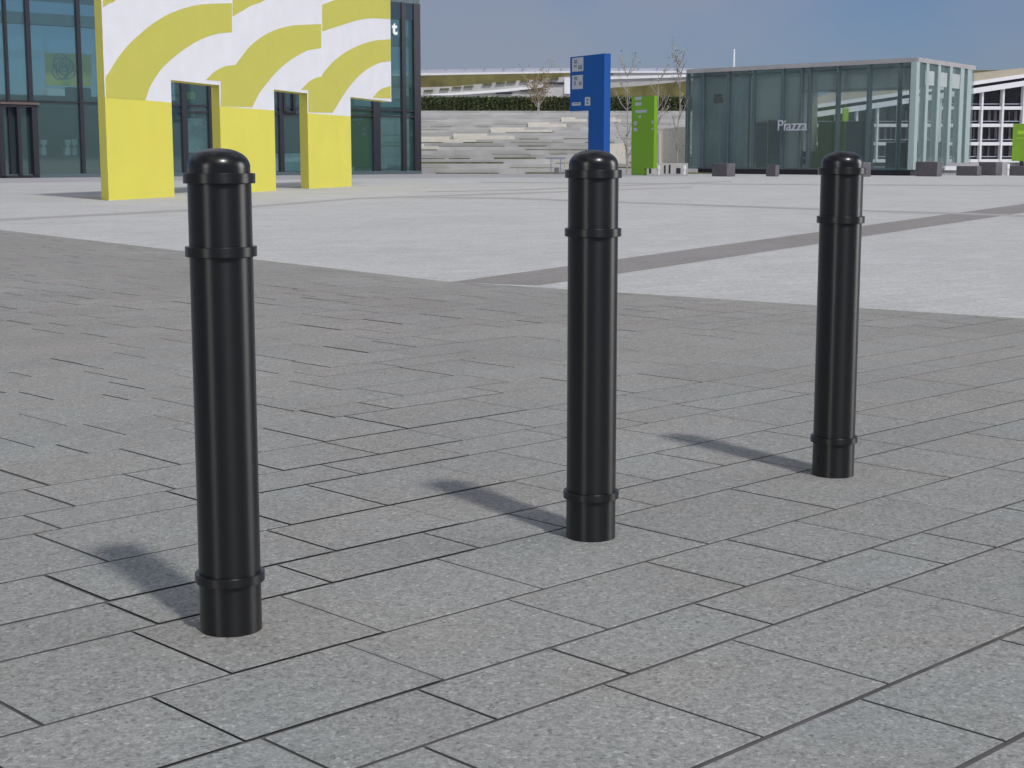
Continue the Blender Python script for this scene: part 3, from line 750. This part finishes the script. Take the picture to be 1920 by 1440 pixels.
mb = MB(); pk.poly(mb, [(1740, 131.5), (2080, 129), (2080, 133.5), (1740, 136)], -14, -1); mb.build('grass_roof', M['dry'], gar)
for x in range(1527, 2080, 39):
    x += .5
    mb = MB(); pk.pbox(mb, x - 1.6, x + 1.6, yb(x) + 4, 303, -.7, .2); mb.build('column', M['whitepaint'], gar)
for yc in (203, 235.5, 270, 302):
    xs = 1655 + (yc - 196 - 10) / -.150
    x0 = max(1500, xs + 10)
    if yc == 203: x0 = 1760
    mb = MB(); pk.pbox(mb, x0, 2080, yc - 3.6, yc + 2.5, -.78, .05); mb.build('balcony_band', M['whitepaint'], gar)
    mb = MB(); pk.pbox(mb, x0, 2080, yc - 9, yc - 7.6, -.5, -.3); mb.build('balcony_rail', M['paleblue'], gar)
rw = random.Random(3)
for x in range(1527, 2080, 39):
    for y0, y1 in ((207, 226), (239, 261), (274, 293)):
        if y0 < yb(x) + 14: continue
        for k in range(3):
            mb = MB(); xx = x + 5 + k * 12 + rw.uniform(-1, 1); pk.pbox(mb, xx, xx + rw.choice([2, 3.5, 5]), y0, y1, -.79, -.6)
            mb.build('blind', M['curtain'], gar)

# mast
mx0 = at(1376, 130, 120)
mb = MB(); mb.tube((mx0[0], 120, 0), (mx0[0], 120, at(1376, 92, 120)[2]), .12, .06, 10); mb.tube((mx0[0], 120, 0), (mx0[0], 120, .3), .3, .3, 10)
tag(mb.build('flagpole', M['whitepaint']), 'thin white pole rising above the pavilion roof', 'pole')

# ------------------------------------------------------------------ small street furniture in front of the pavilion
def cube_block(x0, xm, x1, y0, D, label, m='blockdark'):
    z1 = H + (YH - y0) / F * D
    w = (x1 - x0) / F * D; a_ = R(60)
    X = ray(xm, 320)[0] * D
    f1 = (xm - x0) / F * D / math.cos(a_); f2 = max(.12, (x1 - xm) / F * D / math.sin(a_))
    root = thing('stone_block', (X, D, 0), label, 'seat block', 'stone seat blocks in front of the pavilion')
    p = Plane((X, D), (X - math.cos(a_), D + math.sin(a_)))
    mb = MB(); p.box(mb, 0, f1, -f2, 0, .0, z1); mb.build('body', M[m], root, bevel=.02)
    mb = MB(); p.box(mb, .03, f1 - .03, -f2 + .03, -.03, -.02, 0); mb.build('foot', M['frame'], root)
cube_block(1340, 1363, 1380, 306, 77, 'dark seat block with a pale side before the left end of the pavilion')
cube_block(1440, 1454, 1462, 309, 77, 'narrow dark seat block before the pavilion doorway')
cube_block(1595, 1612, 1636, 304, 76.5, 'seat block partly hidden behind the farthest bollard')
cube_block(1729, 1757, 1768, 303, 77, 'tall dark seat block at the near corner of the pavilion')
cube_block(1806, 1832, 1842, 311, 80, 'low dark seat block right of the pavilion corner')
cube_block(1846, 1867, 1882, 303.5, 81, 'tall dark seat block below the white framed building')
cube_block(1906, 1930, 1942, 311, 80, 'low dark seat block cut off at the right edge')
pw = Plane(grd(1765, 84), grd(2050, 86))
lw = thing('low_wall', pw.P(0, 0, 0), 'low grey wall running right from the pavilion behind the seat blocks', 'wall')
mb = MB(); pw.pbox(mb, 1765, 2050, 305, 327, -.4, 0, z0=-.02); mb.build('wall', M['concrete'], lw)
mb = MB(); pw.pbox(mb, 1766, 1818, 311.5, 319, 0.002, .12); mb.build('ledge', M['whitepaint'], lw)
pw2 = Plane(grd(1200, 87), grd(1284, 87))
lw2 = thing('low_wall', pw2.P(0, 0, 0), 'low grey wall with dark gaps between green sign and pavilion', 'wall')
mb = MB(); pw2.pbox(mb, 1204, 1290, 306, 327, -.4, 0, z0=-.02); mb.build('wall', M['pale'], lw2)
mb = MB()
for r in ((1217, 1221, 314, 325), (1268, 1276, 315, 325), (1245, 1248, 310, 325), (1254, 1257, 309, 325)): pw2.pbox(mb, *r, .002, .03)
mb.build('gap', M['frame'], lw2)
for x, lab in ((1234.5, 'white light post beside the green sign'), (1283, 'white light post at the left corner of the pavilion'), (1842, 'white light post between two dark seat blocks right of the pavilion'), (1889, 'white light post before the white framed building')):
    D = 84 if x < 1500 else 82; X = ray(x, 320)[0] * D; zt_ = H + (YH - (310 if x < 1300 else 307)) / F * D
    root = thing('light_post', (X, D, 0), lab, 'light post', 'short white light posts')
    mb = MB(); mb.tube((X, D, -.02), (X, D, zt_ * .62), .075, .075, 12); mb.build('post', M['whitepaint'], root)
    mb = MB(); mb.tube((X, D, zt_ * .62), (X, D, zt_), .10, .10, 12); mb.build('lamp_head', M['ltr'], root)
# pale standing walls between sign and pavilion
for (x0, x1, x2, y0, y1, D, lab) in ((1236, 1246, 1284, 238, 300, 93, 'tall pale stone slab between green sign and pavilion'), (1138, 1140, 1172, 268, 302, 93, 'pale stone slab low between blue and green signs')):
    q = Plane((-20, D), (20, D)); mb = MB()
    q.poly(mb, [(x0, y1 + 28), (x0, y0 + 14), (x1, y0 + 3), (x2, y0), (x2, y1 + 28)], -.5, 0)
    tag(mb.build('stone_slab', M['cream']), lab, 'stone slab')

# ------------------------------------------------------------------ thin trees
M['leafolive'] = mat('olive leaves', (.22, .22, .14), .8, var=.4, scale=2)
M['leaforange'] = mat('orange brown leaves', (.22, .15, .05), .8, var=.4, scale=2)
def tree(name, X, D, z0, ht, spread, nbr, nleaf, leafm, label, cat, seed, lean=0, trunk_r=.055, leaf=.10):
    rr = random.Random(seed)
    root = thing(name, (X, D, z0), label, cat, 'slender young trees beyond the square' if cat == 'tree' else None)
    mb = MB(); pts = []
    p = Vector((X, D, z0 - .02)); n = 7
    for k in range(n):
        q = Vector((X + lean * (k + 1) / n + rr.uniform(-.05, .05), D + rr.uniform(-.05, .05), z0 + ht * .92 * (k + 1) / n))
        mb.tube(p, q, trunk_r * (1 - .8 * k / n), trunk_r * (1 - .8 * (k + 1) / n), 7); pts.append((p, q)); p = q
    mb.build('trunk', M['bark'], root)
    tips = []; mb = MB()
    for k in range(nbr):
        a_, b_ = pts[rr.randrange(1, n)]; s_ = a_.lerp(b_, rr.random())
        t = rr.uniform(0, 6.28); l = spread * rr.uniform(.5, 1.1); up = l * rr.uniform(.8, 1.8)
        e1 = s_ + Vector((math.cos(t) * l * .5, math.sin(t) * l * .5, up * .4)); e2 = e1 + Vector((math.cos(t) * l * .35, math.sin(t) * l * .35, up * .6))
        mb.tube(s_, e1, .03, .022, 5); mb.tube(e1, e2, .022, .012, 5); tips += [e1, e2, e1.lerp(e2, .5)]
        for _ in range(3):
            e3 = e1.lerp(e2, rr.random()) + Vector((rr.uniform(-.3, .3), rr.uniform(-.3, .3), rr.uniform(.1, .5))) * spread; mb.tube(e1.lerp(e2, .3), e3, .014, .008, 4); tips.append(e3)
    mb.build('limbs', M['bark'], root)
    def smp(r):
        q = r.choice(tips); return (q.x + r.gauss(0, .16) * spread, q.y + r.gauss(0, .16) * spread, q.z + r.gauss(0, .2) * spread)
    leaf_cloud('crown', nleaf, smp, leaf, leafm, root, seed + 50)
tree('young_tree', ray(1175, 300)[0] * 88, 88, 0, 6.1, .75, 15, 110, M['leafolive'], 'thin bare young tree just left of the green sign', 'tree', 2)
tree('young_tree', ray(1232, 300)[0] * 89, 89, 0, 6.0, .8, 14, 110, M['leafolive'], 'thin bare young tree just right of the green sign', 'tree', 5)
tree('young_tree', ray(1270, 300)[0] * 88, 88, 0, 6.9, .7, 18, 150, M['leafolive'], 'tallest thin young tree, beside the left end of the pavilion', 'tree', 8, .1)
X = ray(1009, 200)[0] * 144
tree('orange_shrub', X, 144, 4.9, 2.0, 1.5, 22, 900, M['leaforange'], 'small orange brown tree in front of the dark hedge', 'shrub', 12, .1, .12, .14)
# low railing at the foot of the terrace
q = Plane((-20, 87), (20, 87)); X0 = q.P(q.sz(1026, 300)[0], 0, 0)
rl_ = thing('railing', X0, 'low grey railing at the foot of the terrace, left of the middle bollard', 'railing')
mb = MB(); q.pbox(mb, 1024, 1060, 295, 298.5, -.05, .05); mb.build('top_rail', M['signgrey'], rl_)
for x in (1033, 1051): mb = MB(); q.pbox(mb, x - 1, x + 1, 298, 327, -.04, .04, z0=-.02); mb.build('post', M['signgrey'], rl_)
mb = MB(); q.pbox(mb, 1040, 1048, 314, 327, -.5, .02, z0=-.02); mb.build('bin', M['blockdark'], rl_)

# ------------------------------------------------------------------ light
sd = Vector((.53, -.85, 0)).normalized(); el = R(51.5)
sun_dir = Vector((sd.x * math.cos(el), sd.y * math.cos(el), math.sin(el)))
sl = bpy.data.lights.new('sun', 'SUN'); sl.energy = 2.5; sl.angle = R(4.0); sl.color = (1, .965, .91)
so = bpy.data.objects.new('sun', sl); C.objects.link(so); so.rotation_euler = sun_dir.to_track_quat('Z', 'Y').to_euler(); so.location = (20, -30, 40)
w = bpy.data.worlds.new('World'); scene.world = w; w.use_nodes = True
nt = w.node_tree; bg = nt.nodes['Background']
sky = nt.nodes.new('ShaderNodeTexSky'); sky.sky_type = 'NISHITA'; sky.sun_disc = False
sky.sun_elevation = el; sky.sun_rotation = math.atan2(sd.x, sd.y)
sky.altitude = 0; sky.air_density = 1.0; sky.dust_density = .6; sky.ozone_density = 2.5
N = nt.nodes; L = nt.links
STREAK_GLOWS = ((-128, 7, 54), (12, 10, 90))
gn = N.new('ShaderNodeVectorMath'); gn.operation = 'MULTIPLY'; gn.inputs[1].default_value = (.405, .465, .655)
L.new(sky.outputs[0], gn.inputs[0])
tc = N.new('ShaderNodeTexCoord'); sp = N.new('ShaderNodeSeparateXYZ'); L.new(tc.outputs['Generated'], sp.inputs[0])
cn = N.new('ShaderNodeTexNoise'); cn.inputs['Scale'].default_value = 2.2; cn.inputs['Detail'].default_value = 7; cn.inputs['Roughness'].default_value = .55
L.new(tc.outputs['Generated'], cn.inputs['Vector'])
cm = N.new('ShaderNodeMapRange'); cm.inputs[1].default_value = .46; cm.inputs[2].default_value = .66; L.new(cn.outputs['Fac'], cm.inputs[0])
hm = N.new('ShaderNodeMapRange'); hm.inputs[1].default_value = .16; hm.inputs[2].default_value = .5; L.new(sp.outputs['Z'], hm.inputs[0])
mm = N.new('ShaderNodeMath'); mm.operation = 'MULTIPLY'; L.new(cm.outputs[0], mm.inputs[0]); L.new(hm.outputs[0], mm.inputs[1])
# faint high haze low in the sky
c2 = N.new('ShaderNodeTexNoise'); c2.inputs['Scale'].default_value = 5; c2.inputs['Detail'].default_value = 3; L.new(tc.outputs['Generated'], c2.inputs['Vector'])
h2 = N.new('ShaderNodeMapRange'); h2.inputs[1].default_value = .42; h2.inputs[2].default_value = .62; h2.inputs[4].default_value = .75; L.new(c2.outputs['Fac'], h2.inputs[0])
m0 = N.new('ShaderNodeMix'); m0.data_type = 'RGBA'; L.new(h2.outputs[0], m0.inputs[0]); L.new(gn.outputs[0], m0.inputs[6]); m0.inputs[7].default_value = (2.75, 3.05, 3.85, 1)
m1 = N.new('ShaderNodeMix'); m1.data_type = 'RGBA'; L.new(mm.outputs[0], m1.inputs[0]); L.new(m0.outputs[2], m1.inputs[6]); m1.inputs[7].default_value = (7.5, 7.4, 7.3, 1)  # bright upper clouds out of view, added to lift the fill light
# two unseen bright sky columns, added so the bollards show reflected streaks
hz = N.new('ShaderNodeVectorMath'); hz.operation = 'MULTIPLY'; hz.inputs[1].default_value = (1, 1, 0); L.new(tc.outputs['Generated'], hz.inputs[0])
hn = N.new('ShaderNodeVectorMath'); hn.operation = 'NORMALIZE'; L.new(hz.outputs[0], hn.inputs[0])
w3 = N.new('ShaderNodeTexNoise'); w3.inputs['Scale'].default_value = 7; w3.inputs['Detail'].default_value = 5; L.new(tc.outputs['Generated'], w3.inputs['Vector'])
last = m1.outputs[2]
for az, half, br in STREAK_GLOWS:
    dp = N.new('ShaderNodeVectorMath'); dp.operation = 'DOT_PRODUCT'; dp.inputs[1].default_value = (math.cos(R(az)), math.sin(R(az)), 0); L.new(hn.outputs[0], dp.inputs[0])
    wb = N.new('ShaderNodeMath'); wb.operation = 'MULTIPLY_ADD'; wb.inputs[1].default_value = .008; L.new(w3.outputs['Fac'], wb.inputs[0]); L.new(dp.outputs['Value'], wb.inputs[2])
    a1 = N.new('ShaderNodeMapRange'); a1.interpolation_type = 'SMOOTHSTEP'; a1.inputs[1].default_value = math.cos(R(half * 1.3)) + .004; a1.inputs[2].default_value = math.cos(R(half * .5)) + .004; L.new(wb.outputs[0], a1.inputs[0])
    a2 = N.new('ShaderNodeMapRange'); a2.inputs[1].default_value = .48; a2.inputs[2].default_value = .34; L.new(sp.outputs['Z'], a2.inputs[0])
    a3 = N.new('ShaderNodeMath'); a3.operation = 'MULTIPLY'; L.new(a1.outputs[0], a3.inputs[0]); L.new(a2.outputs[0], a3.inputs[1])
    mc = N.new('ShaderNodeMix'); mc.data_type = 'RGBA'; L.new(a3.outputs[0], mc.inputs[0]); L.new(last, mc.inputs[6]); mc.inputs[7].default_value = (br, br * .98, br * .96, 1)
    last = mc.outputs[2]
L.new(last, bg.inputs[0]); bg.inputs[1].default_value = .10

scene.view_settings.view_transform = 'Standard'; scene.view_settings.look = 'None'
scene.view_settings.exposure = 0; scene.view_settings.gamma = 1
scene.cycles.max_bounces = 8; scene.cycles.transparent_max_bounces = 16
scene.cycles.use_denoising = True
